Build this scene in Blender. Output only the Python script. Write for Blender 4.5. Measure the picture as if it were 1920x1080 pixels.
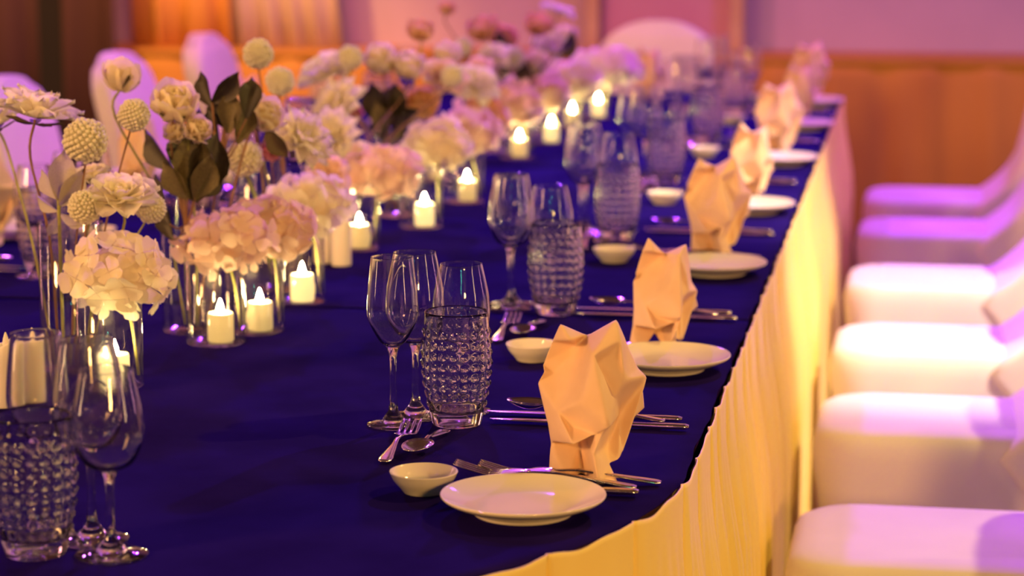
import bpy, bmesh, math, random
from mathutils import Vector, Matrix, Euler, noise
random.seed(7)
PI = math.pi
C = bpy.context.scene.collection
for o in list(bpy.data.objects): bpy.data.objects.remove(o)
sc = bpy.context.scene

# ------------------------------------------------------------------ camera
F = 4530.0; CAM_Z = 1.383; TOP = 0.75
PITCH = math.atan(770 / F); YAW = math.atan(790 / math.hypot(F, 770))
cam = bpy.data.cameras.new('camera'); co = bpy.data.objects.new('camera', cam); C.objects.link(co)
cam.lens = F * 36 / 1920; cam.sensor_width = 36; cam.clip_start = .05; cam.clip_end = 60
co.location = (0, 0, CAM_Z); co.rotation_euler = (PI / 2 - PITCH, 0, YAW)
cam.dof.use_dof = True; cam.dof.focus_distance = 2.72; cam.dof.aperture_fstop = 4.4; cam.dof.aperture_blades = 0
sc.camera = co

# ------------------------------------------------------------------ light, exposure
sc.view_settings.view_transform = 'Standard'; sc.view_settings.look = 'None'
sc.view_settings.gamma = 1; sc.view_settings.exposure = 0.0; sc.view_settings.use_curve_mapping = False
sc.cycles.transparent_max_bounces = 40; sc.cycles.max_bounces = 14; sc.cycles.transmission_bounces = 14
w = bpy.data.worlds.new('world'); sc.world = w; w.use_nodes = True
w.node_tree.nodes['Background'].inputs[0].default_value = (.5, .25, .3, 1)
w.node_tree.nodes['Background'].inputs[1].default_value = .05

def lamp(name, kind, loc, target, color, power, size=.2, spot=60, blend=.3, size_y=None, spread=None):
    l = bpy.data.lights.new(name, kind); l.color = color; l.energy = power
    if kind == 'SPOT': l.spot_size = math.radians(spot); l.spot_blend = blend; l.shadow_soft_size = size
    elif kind == 'AREA':
        l.size = size
        if size_y: l.shape = 'RECTANGLE'; l.size_y = size_y
        if spread: l.spread = math.radians(spread)
    else: l.shadow_soft_size = size
    o = bpy.data.objects.new(name, l); C.objects.link(o); o.location = loc
    o.rotation_euler = (Vector(target) - Vector(loc)).to_track_quat('-Z', 'Y').to_euler()
    return o
# warm hall light from behind the camera
lamp('warm_wash_light', 'AREA', (-3.9, -.6, 2.5), (-.6, 3.4, .6), (1, .48, .16), 175, .8, size_y=.6)
lamp('warm_front_light', 'AREA', (2.2, -2.8, 2.1), (-.2, 4.0, .4), (1, .50, .13), 185, .6, size_y=.5)
lamp('flower_fill_light', 'SPOT', (-2.9, .9, 3.1), (-1.1, 4.1, .95), (1, .56, .2), 170, .15, 44, .8)  # extra unseen spot added to warm the bouquets
# hard warm spots over the chairs and the skirt on the right
lamp('chair_spot_light', 'SPOT', (1.75, 3.5, 3.9), (.02, 4.98, .45), (1, .70, .54), 1150, .035, 27, .6)
lamp('skirt_spot_light', 'SPOT', (2.1, 4.0, 3.9), (-.3, 3.5, .4), (1, .68, .17), 330, .05, 62, .8)
# violet stage spots from the far end
lamp('violet_stage_light', 'SPOT', (-1.9, 9.0, 3.9), (-.1, 4.5, .6), (.32, .04, 1), 840, .09, 46, .8)
lamp('violet_side_light', 'SPOT', (1.2, 8.6, 3.9), (-.2, 3.6, .5), (.50, .06, 1), 760, .07, 92, .7)
lamp('violet_left_light', 'SPOT', (-4.2, 7.6, 3.8), (-1.4, 4.2, .8), (.50, .08, 1), 340, .08, 60, .6)
# stage wall wash: purple right, rose left
lamp('purple_wall_light', 'AREA', (1.6, 7.0, 3.6), (.6, 9.3, .9), (.40, .11, 1), 46, .5)
lamp('rose_wall_light', 'AREA', (-2.3, 6.9, 3.4), (-2.3, 9.3, .8), (1, .24, .30), 58, .5)
lamp('magenta_wall_light', 'SPOT', (-.6, 6.6, 3.4), (-.9, 9.3, 1.0), (1, .12, .36), 26, .2, 40, .8)
lamp('amber_wall_light', 'SPOT', (-3.6, 6.9, 3.0), (-2.9, 9.2, .8), (1, .50, .10), 430, .15, 36, .6)
# unseen tall strip lamps added at both sides for reflections in the glasses
for _x, _y, _c, _p in ((-5.7, 1.4, (1, .6, .3), 26), (-5.7, 5.2, (1, .4, .4), 18), (4.6, 1.0, (1, .6, .3), 26), (4.6, 5.4, (.9, .4, .6), 16)):
    lamp('reflection_strip_light', 'AREA', (_x, _y, 1.7), (-.8, _y + .6, 1.3), _c, _p * 1.5, .13, size_y=2.2)
for _x, _y, _z, _c in ((-3.2, 4.2, 3.2, (1, .52, .2)), (-.9, -.4, 3.3, (1, .55, .22)), (2.2, 2.2, 3.2, (1, .5, .2)), (2.8, 6.2, 3.1, (1, .45, .3)), (-3.6, 6.6, 3.1, (1, .5, .25)), (.2, 7.4, 3.3, (.3, .06, 1)), (-2.4, 1.6, 3.3, (.4, .1, 1))):
    lamp('sparkle_lamp', 'POINT', (_x, _y, _z), (0, 3, .7), _c, 7, .035)  # small unseen lamps added for sparkles in the glassware
lamp('cyan_strip_light', 'AREA', (.4, -2.6, 2.6), (-.6, 3, .8), (.1, 1, .75), 6, .04, size_y=.9)

# ------------------------------------------------------------------ materials
def principled(name, color, rough=.6, **kw):
    m = bpy.data.materials.new(name); m.use_nodes = True
    b = m.node_tree.nodes['Principled BSDF']
    b.inputs['Base Color'].default_value = (*color, 1); b.inputs['Roughness'].default_value = rough
    for k, v in kw.items(): b.inputs[k.replace('_', ' ')].default_value = v
    return m
def vary(m, c1, c2, scale=20, detail=4, bump=0, bscale=None, dist=.002, stretch=None):
    nt = m.node_tree; b = nt.nodes['Principled BSDF']
    tc = nt.nodes.new('ShaderNodeTexCoord'); n = nt.nodes.new('ShaderNodeTexNoise')
    n.inputs['Scale'].default_value = scale; n.inputs['Detail'].default_value = detail
    src = tc.outputs['Object']
    if stretch:
        mp = nt.nodes.new('ShaderNodeMapping'); mp.inputs['Scale'].default_value = stretch
        nt.links.new(src, mp.inputs[0]); src = mp.outputs[0]
    nt.links.new(src, n.inputs['Vector'])
    r = nt.nodes.new('ShaderNodeValToRGB')
    r.color_ramp.elements[0].color = (*c1, 1); r.color_ramp.elements[1].color = (*c2, 1)
    r.color_ramp.elements[0].position = .35; r.color_ramp.elements[1].position = .65
    nt.links.new(n.outputs['Fac'], r.inputs[0]); nt.links.new(r.outputs[0], b.inputs['Base Color'])
    if bump:
        n2 = nt.nodes.new('ShaderNodeTexNoise'); n2.inputs['Scale'].default_value = bscale or scale; n2.inputs['Detail'].default_value = 5
        nt.links.new(src, n2.inputs['Vector'])
        bp = nt.nodes.new('ShaderNodeBump'); bp.inputs['Strength'].default_value = bump; bp.inputs['Distance'].default_value = dist
        nt.links.new(n2.outputs['Fac'], bp.inputs['Height']); nt.links.new(bp.outputs[0], b.inputs['Normal'])
    return m
M = {}
M['navy'] = vary(principled('navy_cloth', (.02, .015, .1), .6, Specular_IOR_Level=0), (.013, .0062, .090), (.017, .0084, .120), 9, 5, .35, 420, .0008)
M['satin'] = vary(principled('gold_satin', (.8, .5, .15), .5), (.92, .72, .20), (.95, .77, .24), 5, 3, .08, 60, .001, (1, 1, .15))
M['stage_cloth'] = vary(principled('amber_skirt_cloth', (.7, .36, .07), .7), (.62, .30, .055), (.70, .36, .075), 3, 3, .2, 20, .004, (1, 1, .1))
M['napkin'] = vary(principled('peach_napkin_cloth', (.85, .6, .38), .85), (.80, .56, .36), (.85, .61, .41), 30, 3, .25, 1400, .0005)
M['cover'] = vary(principled('white_chair_cover', (.85, .83, .8), .7), (.82, .80, .78), (.87, .85, .83), 6, 2, .1, 700, .0008)
M['china'] = principled('white_china', (.80, .74, .62), .08)
M['steel'] = principled('polished_steel', (.82, .78, .76), .13, Metallic=1)
M['glass'] = principled('clear_glass', (1, 1, 1), 0.05, IOR=1.47)
M['glass'].node_tree.nodes['Principled BSDF'].inputs['Transmission Weight'].default_value = 1
def thin_glass():
    m = bpy.data.materials.new('vase_glass'); m.use_nodes = True; nt = m.node_tree
    for n in list(nt.nodes):
        if n.type == 'BSDF_PRINCIPLED': nt.nodes.remove(n)
    out = nt.nodes['Material Output']; t = nt.nodes.new('ShaderNodeBsdfTransparent'); g = nt.nodes.new('ShaderNodeBsdfGlossy')
    t.inputs[0].default_value = (.97, .965, .97, 1); g.inputs['Roughness'].default_value = .06
    lw = nt.nodes.new('ShaderNodeLayerWeight'); lw.inputs[0].default_value = .5
    pw = nt.nodes.new('ShaderNodeMath'); pw.operation = 'POWER'; pw.inputs[1].default_value = 4.5
    fr = nt.nodes.new('ShaderNodeMath'); fr.operation = 'MULTIPLY_ADD'; fr.inputs[1].default_value = .85; fr.inputs[2].default_value = .07
    nt.links.new(lw.outputs['Facing'], pw.inputs[0]); nt.links.new(pw.outputs[0], fr.inputs[0])
    mx = nt.nodes.new('ShaderNodeMixShader')
    nt.links.new(fr.outputs[0], mx.inputs[0]); nt.links.new(t.outputs[0], mx.inputs[1]); nt.links.new(g.outputs[0], mx.inputs[2])
    nt.links.new(mx.outputs[0], out.inputs[0]); return m
M['vase'] = thin_glass()
def petal_mat(name, c1, c2, trans=.42):
    m = vary(principled(name, c1, .65), c1, c2, 35, 3, .15, 160, .001)
    b = m.node_tree.nodes['Principled BSDF']; nt = m.node_tree
    tr = nt.nodes.new('ShaderNodeBsdfTranslucent'); tr.inputs[0].default_value = (*c2, 1)
    mx = nt.nodes.new('ShaderNodeMixShader'); mx.inputs[0].default_value = trans
    out = nt.nodes['Material Output']
    nt.links.new(b.outputs[0], mx.inputs[1]); nt.links.new(tr.outputs[0], mx.inputs[2]); nt.links.new(mx.outputs[0], out.inputs[0])
    return m
M['ivory'] = petal_mat('ivory_petal', (.88, .82, .68), (.92, .87, .74))
M['cream'] = petal_mat('cream_rose_petal', (.82, .70, .50), (.88, .78, .60))
M['blush'] = petal_mat('blush_hydrangea_petal', (.86, .62, .50), (.90, .71, .60))
M['pale_hydrangea'] = petal_mat('ivory_hydrangea_petal', (.90, .80, .62), (.92, .85, .68), .5)
M['apricot'] = petal_mat('apricot_rose_petal', (.74, .42, .20), (.80, .52, .28))
M['mauve'] = petal_mat('mauve_bud_petal', (.55, .16, .26), (.65, .25, .35))
M['pompom'] = petal_mat('pale_green_pompom', (.74, .70, .54), (.80, .76, .62), .2)
M['leaf'] = vary(principled('dark_magnolia_leaf', (.05, .05, .02), .5), (.020, .013, .007), (.034, .023, .011), 25, 3, .2, 60)
M['olive'] = vary(principled('olive_leaf', (.2, .18, .06), .55), (.075, .055, .02), (.12, .09, .032), 25, 3, .2, 60)
M['sage'] = petal_mat('pale_sage_leaf', (.42, .38, .26), (.52, .47, .34), .3)
M['stem'] = vary(principled('green_stem', (.25, .25, .06), .6), (.22, .2, .05), (.34, .34, .08), 40)
M['brown_stem'] = vary(principled('brown_stem', (.2, .1, .05), .6), (.16, .07, .04), (.26, .13, .06), 40)
def glow(name, base, col, strength):
    m = principled(name, base, .5); b = m.node_tree.nodes['Principled BSDF']
    b.inputs['Emission Color'].default_value = (*col, 1); b.inputs['Emission Strength'].default_value = strength; return m
M['flame'] = glow('flame_glow', (1, .9, .6), (1, .74, .30), 430)
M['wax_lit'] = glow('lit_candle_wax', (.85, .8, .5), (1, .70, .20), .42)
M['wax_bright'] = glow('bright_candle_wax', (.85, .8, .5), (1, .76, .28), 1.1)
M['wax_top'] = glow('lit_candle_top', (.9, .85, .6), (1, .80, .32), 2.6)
M['wax'] = principled('white_candle_wax', (.84, .78, .68), .5, Subsurface_Weight=.1)
M['wall'] = vary(principled('stage_backdrop_cloth', (.7, .66, .68), .85), (.54, .42, .58), (.58, .45, .61), 3, 3, .1, 40)
M['panel'] = vary(principled('rose_panel_paint', (.55, .40, .42), .8), (.56, .28, .44), (.60, .34, .48), 3)
M['post'] = vary(principled('light_timber_post', (.6, .42, .26), .6), (.55, .36, .22), (.62, .46, .3), 8)
M['dark'] = vary(principled('dark_maroon_cloth', (.07, .03, .03), .8), (.06, .022, .026), (.085, .035, .04), 6, 3, .2, 30, .003, (1, 1, .1))
M['black'] = principled('black_gap_fill', (.008, .006, .006), .9)
M['amber'] = vary(principled('amber_drape_cloth', (.75, .36, .10), .75), (.7, .33, .085), (.78, .40, .12), 4, 3, .2, 30, .003, (1, 1, .1))
M['sheer'] = vary(principled('rose_sheer_cloth', (.66, .5, .46), .8), (.60, .46, .44), (.70, .56, .5), 4, 3, .2, 30, .003, (1, 1, .1))
M['carpet'] = vary(principled('brown_carpet', (.12, .06, .04), .95), (.09, .045, .03), (.15, .08, .05), 30, 6, .5, 200, .004)
M['roomwall'] = vary(principled('brown_room_wall', (.16, .09, .07), .8), (.11, .07, .05), (.14, .09, .065), 3)
M['ceiling'] = vary(principled('dark_ceiling_paint', (.7, .6, .5), .9), (.10, .075, .07), (.13, .095, .085), 2)
M['timber'] = principled('table_board', (.3, .2, .12), .6)
M['legmetal'] = principled('grey_leg_steel', (.3, .3, .3), .4, Metallic=1)

# ------------------------------------------------------------------ helpers
_d = (math.sin(PITCH), math.cos(PITCH), math.sin(YAW), math.cos(YAW))
def at(px, py, Y=None, z=None):
    """place seen at a photograph pixel, at world depth Y or height z"""
    sp, cp, sy, cy = _d; u = (px - 960) / F; v = (540 - py) / F
    f = cp + v * sp; up = -sp + v * cp
    d = Vector((u * cy - f * sy, u * sy + f * cy, up))
    t = (z - CAM_Z) / d.z if Y is None else Y / d.y
    return Vector((0, 0, CAM_Z)) + d * t
def mesh(name, vs, fs, mat, smooth=True):
    me = bpy.data.meshes.new(name); me.from_pydata([tuple(v) for v in vs], [], fs); me.materials.append(mat)
    if smooth: me.polygons.foreach_set('use_smooth', [True] * len(me.polygons))
    me.update(); return me
def obj(name, me, parent=None, loc=None, rot=None, scale=None):
    o = bpy.data.objects.new(name, me); C.objects.link(o); o.parent = parent
    if loc is not None: o.location = loc
    if rot is not None: o.rotation_euler = rot
    if scale is not None: o.scale = scale if hasattr(scale, '__len__') else (scale,) * 3
    return o
def tag(o, label, cat, group=None, kind=None):
    o['label'] = label; o['category'] = cat
    if group: o['group'] = group
    if kind: o['kind'] = kind
    return o
def thing(name, label, cat, loc=(0, 0, 0), rz=0, group=None):
    o = bpy.data.objects.new(name, None); C.objects.link(o); o.location = loc; o.rotation_euler = (0, 0, rz)
    o.empty_display_size = .02
    return tag(o, label, cat, group)
def copy_tree(o, parent=None):
    c = o.copy(); C.objects.link(c); c.parent = parent
    for ch in list(o.children): copy_tree(ch, c)
    return c
def lathe(profile, n=48, cap0=False, cap1=False):
    vs, fs = [], []
    rings = []
    for r, z in profile:
        if r < 1e-6: rings.append([len(vs)]); vs.append((0, 0, z))
        else:
            rings.append(list(range(len(vs), len(vs) + n)))
            vs += [(r * math.cos(2 * PI * k / n), r * math.sin(2 * PI * k / n), z) for k in range(n)]
    for a, b in zip(rings, rings[1:]):
        for k in range(n):
            k2 = (k + 1) % n
            if len(a) == 1 and len(b) == 1: continue
            if len(a) == 1: fs.append((a[0], b[k2], b[k]))
            elif len(b) == 1: fs.append((a[k], a[k2], b[0]))
            else: fs.append((a[k], a[k2], b[k2], b[k]))
    return vs, fs
def spline(pts, n):
    """Catmull-Rom through 2D or 3D points, n samples per span"""
    P = [Vector(p) for p in pts]; P = [2 * P[0] - P[1]] + P + [2 * P[-1] - P[-2]]
    out = []
    for i in range(1, len(P) - 2):
        for k in range(n):
            t = k / n; a, b, c, d = P[i - 1], P[i], P[i + 1], P[i + 2]
            out.append(.5 * ((2 * b) + (c - a) * t + (2 * a - 5 * b + 4 * c - d) * t * t + (3 * b - a - 3 * c + d) * t ** 3))
    out.append(P[-2]); return out
def tube(path, rad, n=8):
    vs, fs = [], []; m = len(path)
    for i, p in enumerate(path):
        t = (Vector(path[min(i + 1, m - 1)]) - Vector(path[max(i - 1, 0)])).normalized()
        a = t.cross(Vector((0, 1, .31))).normalized(); b = t.cross(a)
        r = rad(i / (m - 1)) if callable(rad) else rad
        vs += [Vector(p) + (a * math.cos(2 * PI * k / n) + b * math.sin(2 * PI * k / n)) * r for k in range(n)]
    for i in range(m - 1):
        for k in range(n):
            k2 = (k + 1) % n; fs.append((i * n + k, i * n + k2, (i + 1) * n + k2, (i + 1) * n + k))
    fs.append(tuple(range(n - 1, -1, -1))); fs.append(tuple((m - 1) * n + k for k in range(n)))
    return vs, fs
def box(x0, x1, y0, y1, z0, z1):
    v = [(x, y, z) for z in (z0, z1) for y in (y0, y1) for x in (x0, x1)]
    return v, [(0, 2, 3, 1), (4, 5, 7, 6), (0, 1, 5, 4), (2, 6, 7, 3), (0, 4, 6, 2), (1, 3, 7, 5)]
def merge(parts):
    vs, fs = [], []
    for v, f in parts:
        k = len(vs); vs += list(v); fs += [tuple(i + k for i in q) for q in f]
    return vs, fs
def structure(name, geo, mat, smooth=False):
    o = obj(name, mesh(name, *geo, mat, smooth)); o['kind'] = 'structure'; return o
def solid(o, t, sub=0, offset=0):
    m = o.modifiers.new('thickness', 'SOLIDIFY'); m.thickness = t; m.offset = offset
    if sub:
        s = o.modifiers.new('smooth', 'SUBSURF'); s.levels = sub; s.render_levels = sub
    return o

# ------------------------------------------------------------------ room
structure('floor', box(-6, 5, -4, 9.6, -.1, 0), M['carpet'])
structure('ceiling', box(-6, 5, -4, 9.6, 4.3, 4.4), M['ceiling'])
structure('wall_left', box(-6.1, -6, -4, 9.6, 0, 4.3), M['roomwall'])
structure('wall_right', box(5, 5.1, -4, 9.6, 0, 4.3), M['roomwall'])
structure('wall_front', box(-6, 5, -4.1, -4, 0, 4.3), M['roomwall'])
structure('wall_back', box(-6, 5, 9.5, 9.6, 0, 4.3), M['wall'])
def drape_mesh(x0, x1, z0, z1, y, pitch, amp, lean=0, nz=10, seed=0, flare=.0):
    n = max(8, int(abs(x1 - x0) / pitch * 10)); vs, fs = [], []; rnd = random.Random(seed)
    ph = [rnd.uniform(-.9, .9) for _ in range(60)]
    for j in range(nz + 1):
        v = j / nz
        for i in range(n + 1):
            u = i / n; x = x0 + (x1 - x0) * u; s = (x - x0) / pitch * 2 * PI
            s += ph[int(s / (2 * PI)) % 60] * .5 * math.sin(s / 2) ** 2
            a = amp * (.45 + .75 * (1 - v)) * (math.sin(s) + .4 * math.sin(2.3 * s + 1 + 2 * v))
            vs.append((x + lean * (1 - v) + flare * (u - .5) * (1 - v), y - amp * 1.5 + a, z0 + (z1 - z0) * v))
    for j in range(nz):
        for i in range(n):
            a = j * (n + 1) + i; fs.append((a, a + 1, a + n + 2, a + n + 1))
    return vs, fs
structure('stage_riser', box(-3.25, 3.2, 9.23, 9.5, 0, .70), M['timber'])
o = obj('stage_skirt', mesh('stage_skirt', *drape_mesh(-3.2, 3.2, .01, .715, 9.2, .27, .016, seed=3), M['stage_cloth']))
tag(solid(o, .003), 'long amber pleated skirt hanging along the front of the stage', 'stage skirt')
o = obj('stage_top_cover', mesh('stage_top_cover', *box(-3.25, 3.2, 9.15, 9.5, .70, .716), M['stage_cloth'], False))
tag(o, 'flat amber cloth ledge on top of the stage skirt', 'stage cover')
# dark curtains left of the stage
for i, (x0, x1, m, lab) in enumerate([(-5.2, -3.44, 'dark', 'wide dark maroon curtain at the far left, beyond the purple chair back'),
                                      (-3.34, -3.11, 'dark', 'narrow dark maroon curtain right of the black gap, beside the amber drape')]):
    o = obj('dark_curtain', mesh('dark_curtain', *drape_mesh(x0, x1, .0, 4.2, 9.08, .33, .03, seed=10 + i, nz=4), M[m]))
    tag(solid(o, .004), lab, 'curtain')
structure('gap_strip_1', box(-3.44, -3.34, 9.05, 9.2, 0, 4.2), M['black'])  # black upright box filling the gap between the maroon curtains
o = obj('amber_drape', mesh('amber_drape', *drape_mesh(-3.19, -2.78, .719, 3.6, 9.3, .16, .02, lean=.06, seed=21, nz=12), M['amber']))
tag(solid(o, .003), 'orange amber drape with soft folds above the left end of the stage skirt', 'drape')
o = obj('sheer_drape', mesh('sheer_drape', *drape_mesh(-3.04, -2.58, .719, 3.6, 9.33, .1, .014, lean=.3, seed=22, nz=12), M['sheer']))
tag(solid(o, .002), 'pale rose drape with slanting folds right of the orange drape', 'drape')
p = thing('framed_panel', 'dull rose stage panel between two upright posts behind the end chair', 'panel', (0, 0, 0))
obj('panel_board', mesh('panel_board', *box(-1.26, -.75, 9.40, 9.45, .72, 2.9), M['panel'], False), p)
for x in (-1.29, -.73): obj('post', mesh('post', *box(x - .025, x + .025, 9.33, 9.45, .72, 3.0), M['post'], False), p)

# ------------------------------------------------------------------ table
X0, X1, Y0, Y1, RC = -1.70, -.245, 1.88, 7.13, .64
def outline(off=0, step=.012):
    """table edge, counter-clockwise from the far right corner, (x, y, nx, ny)"""
    pts = []; r = RC
    def arc(cx, cy, rr, a0, a1):
        n = max(3, int(abs(a1 - a0) * (rr + .02) / step))
        for k in range(n): a = a0 + (a1 - a0) * k / n; pts.append((cx + (rr + off) * math.cos(a), cy + (rr + off) * math.sin(a), math.cos(a), math.sin(a)))
    def line(xa, ya, xb, yb, nx, ny):
        n = max(2, int(math.hypot(xb - xa, yb - ya) / step))
        for k in range(n): t = k / n; pts.append((xa + (xb - xa) * t + off * nx, ya + (yb - ya) * t + off * ny, nx, ny))
    f = .03
    line(X1, Y1 - f, X1, Y0 + r, 1, 0); arc(X1 - r, Y0 + r, r, 0, -PI / 2)
    line(X1 - r, Y0, X0 + r, Y0, 0, -1); arc(X0 + r, Y0 + r, r, -PI / 2, -PI)
    line(X0, Y0 + r, X0, Y1 - f, -1, 0); arc(X0 + f, Y1 - f, f, PI, PI / 2)
    line(X0 + f, Y1, X1 - f, Y1, 0, 1); arc(X1 - f, Y1 - f, f, PI / 2, 0)
    return pts
t = thing('banquet_table', 'long banquet table with a rounded near end hidden under dark blue cloth', 'table', (0, 0, 0))
pts = outline(-.012, .05)
n = len(pts)
vs = [(x, y, .718) for x, y, _, _ in pts] + [(x, y, .742) for x, y, _, _ in pts]
fs = [tuple(range(n)), tuple(range(2 * n - 1, n - 1, -1))] + [(i, n + i, n + (i + 1) % n, (i + 1) % n) for i in range(n)]
obj('tabletop', mesh('tabletop', vs, fs, M['timber'], False), t)
leg = mesh('leg', *lathe([(0, 0), (.02, 0), (.02, .72), (0, .72)], 12), M['legmetal'])
for x in (-1.5, -.5):
    for y in (2.5, 4.3, 5.0, 6.8): obj('leg', leg, t, (x, y, 0))
# navy cloths: three lengths laid end to end, each hemmed
seams = [Y0 - 1, 3.455, 5.25, Y1 + 1]
pts = outline(.0, .02)
names = ['dark navy tablecloth length under the sharp foreground place setting', 'dark navy tablecloth length in the middle of the long table', 'dark navy tablecloth length at the far end of the long table']
for i in range(3):
    ya, yb = seams[i], seams[i + 1]
    def clipx(y):
        if y < Y0 + RC:
            d = math.sqrt(max(0, RC ** 2 - (Y0 + RC - y) ** 2)); return X0 + RC - d, X1 - RC + d
        return X0, X1
    ya2, yb2 = max(ya, Y0), min(yb, Y1)
    rows = []; ny = 90
    for j in range(ny + 1):
        tt = j / ny; y = ya2 + (yb2 - ya2) * (tt ** 1.6 if i == 0 else tt)
        a, b = clipx(y); wig = .0015 * math.sin(y * 23) + .001 * math.sin(y * 61)
        rows.append([(a + (b - a) * k / 40 + (wig if k == 40 else 0), y) for k in range(41)])
    lift = .7485
    vs = [(x, y, lift + .0008 * noise.noise(Vector((x * 3, y * 2.2, i)))) for r in rows for x, y in r]
    fs = [(j * 41 + k, j * 41 + k + 1, (j + 1) * 41 + k + 1, (j + 1) * 41 + k) for j in range(ny) for k in range(40)]
    if i < 2:   # turned hem at the join
        a, b = clipx(yb2); k = len(vs)
        vs += [(a, yb2 - .006, lift + .0022), (b, yb2 - .006, lift + .0022), (b, yb2, lift + .0025), (a, yb2, lift + .0025), (b, yb2 + .001, lift - .002), (a, yb2 + .001, lift - .002)]
        fs += [(k, k + 1, k + 2, k + 3), (k + 3, k + 2, k + 4, k + 5)]
    o = obj('tablecloth', mesh('tablecloth', vs, fs, M['navy'])); solid(o, .0015, 0, 1)
    tag(o, names[i], 'tablecloth', 'navy tablecloths')
# pleated skirt
pts = outline(.004, .0045); n = len(pts)
import bisect
rnd = random.Random(5); s = 0; S = []
for i, p_ in enumerate(pts):
    q = pts[i - 1] if i else p_; s += math.hypot(p_[0] - q[0], p_[1] - q[1]); S.append(s)
edges = [0]
while edges[-1] < S[-1] + .2: edges.append(edges[-1] + rnd.uniform(.07, .16))
SS = sorted({round(v, 5) for v in [k * .006 for k in range(int(S[-1] / .006))] + [e + q for e in edges for q in (-.012, -.007, -.0045, -.0028, -.0014, 0, .0014, .0028, .0045, .007, .012) if 0 < e + q < S[-1]]})
new = []
for v in SS:
    k = min(max(1, bisect.bisect_left(S, v)), n - 1); f_ = (v - S[k - 1]) / (S[k] - S[k - 1])
    new.append(tuple(pts[k - 1][q] + (pts[k][q] - pts[k - 1][q]) * f_ for q in range(4)))
pts, S, n = new, SS, len(new)
zs = [.752, .7465, .738, .72, .69, .65, .60, .54, .47, .40, .32, .24, .16, .08, .012]
vs, fs = [], []
import bisect
for j, z in enumerate(zs):
    d = (.75 - z) / .74
    for i, (x, y, nx, ny) in enumerate(pts):
        k = bisect.bisect_right(edges, S[i]) - 1; u = (S[i] - edges[k]) / (edges[k + 1] - edges[k])
        gap = edges[k + 1] - edges[k]; sd = min(u, 1 - u) * gap                      # distance to the nearest pleat edge
        fl = min(1, max(0, (d - .02) / .35)); fl = fl * fl * (3 - 2 * fl)
        e_ = k if u < .5 else k + 1; dep = .55 + .45 * math.sin(e_ * 12.9898 + 1)
        step = .0042 * (u if u < .9 else (1 - u) * 9)                                # flat knife pleat at the top
        valley = (math.exp(-(sd / .0022) ** 2) * (.0025 if j < 2 else .007) + math.exp(-(sd / (.004 + .019 * fl)) ** 2) * .066 * fl * (dep if e_ % 3 else .15))
        belly = .016 * fl * math.sin(PI * u) + .006 * fl * math.sin(2 * PI * S[i] / .031 + 3 * d)
        off = .003 + step * (1 - .6 * fl) * min(1, .4 + d * 14) + belly + .012 * fl - valley
        wob = .0018 * math.sin(S[i] * 37 + 1.7 * math.sin(S[i] * 9)) + .0012 * math.sin(S[i] * 83)
        vs.append((x + nx * off, y + ny * off, z + (wob if j < 3 else 0)))
for j in range(len(zs) - 1):
    for i in range(n):
        a = j * n + i; b = j * n + (i + 1) % n; fs.append((a, b, b + n, a + n))
o = obj('table_skirt', mesh('table_skirt', vs, fs, M['satin'])); solid(o, .0012)
tag(o, 'bright golden yellow pleated satin skirt hanging from the dark table edge', 'table skirt')

# ------------------------------------------------------------------ glassware meshes
def stem_glass(h, rb, rim, base, h_bowl, zw=.38, n=56, full=0):
    """outer and inner profile split into foot, stem and bowl that share their rings"""
    z0 = h - h_bowl; ts = .0006
    foot = [(0, 0), (base * .6, 0), (base * .97, .0004), (base, .0014), (base * .97, .0024), (base * .7, .0038), (base * .4, .0062), (.011, .0105), (.0058, .018), (.0043, .028)]
    stem = [(.0043, .028), (.0038, .045), (.0036, z0 * .62), (.0039, z0 - .012), (.0055, z0 - .004), (.0085, z0 + .002)]
    b = spline([(.0085, z0 + .002), (.0165 + .006 * full, z0 + .0095), (rb * (.87 + .03 * full), z0 + h_bowl * (zw - .13)), (rb, z0 + h_bowl * zw), (rb * .965, z0 + h_bowl * .6), ((rb * .55 + rim * .45) * .97, z0 + h_bowl * .8), (rim, h - .0006)], 6)
    outer = [(p.x, p.y) for p in b]
    inner = [(max(p.x - ts, 0), p.y + (.0022 if k > len(b) - 14 else .0)) for k, p in enumerate(reversed(b))]
    inn = []
    for k, p in enumerate(reversed(b)):
        lift = 0 if p.y > z0 + .03 else (1 - (p.y - z0) / .03) * .003
        inn.append((max(p.x - ts - lift * .5, .0015), p.y + lift))
    bowl = outer + [(rim + .0001, h - .0002), (rim - .0002, h), (rim - .0005, h - .0002)] + [(rim - .0006, h - .0008)] + inn[1:] + [(0, inn[-1][1] - .0002)]
    return (mesh('glass_foot', *lathe(foot, n), M['glass']), mesh('glass_stem', *lathe(stem, n), M['glass']), mesh('glass_bowl', *lathe(bowl, n), M['glass']))
KINDS = {'A': stem_glass(.200, .0300, .0245, .0315, .108), 'B': stem_glass(.198, .0350, .0250, .0355, .112, full=1), 'C': stem_glass(.180, .0345, .0250, .0350, .100, full=1)}
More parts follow.
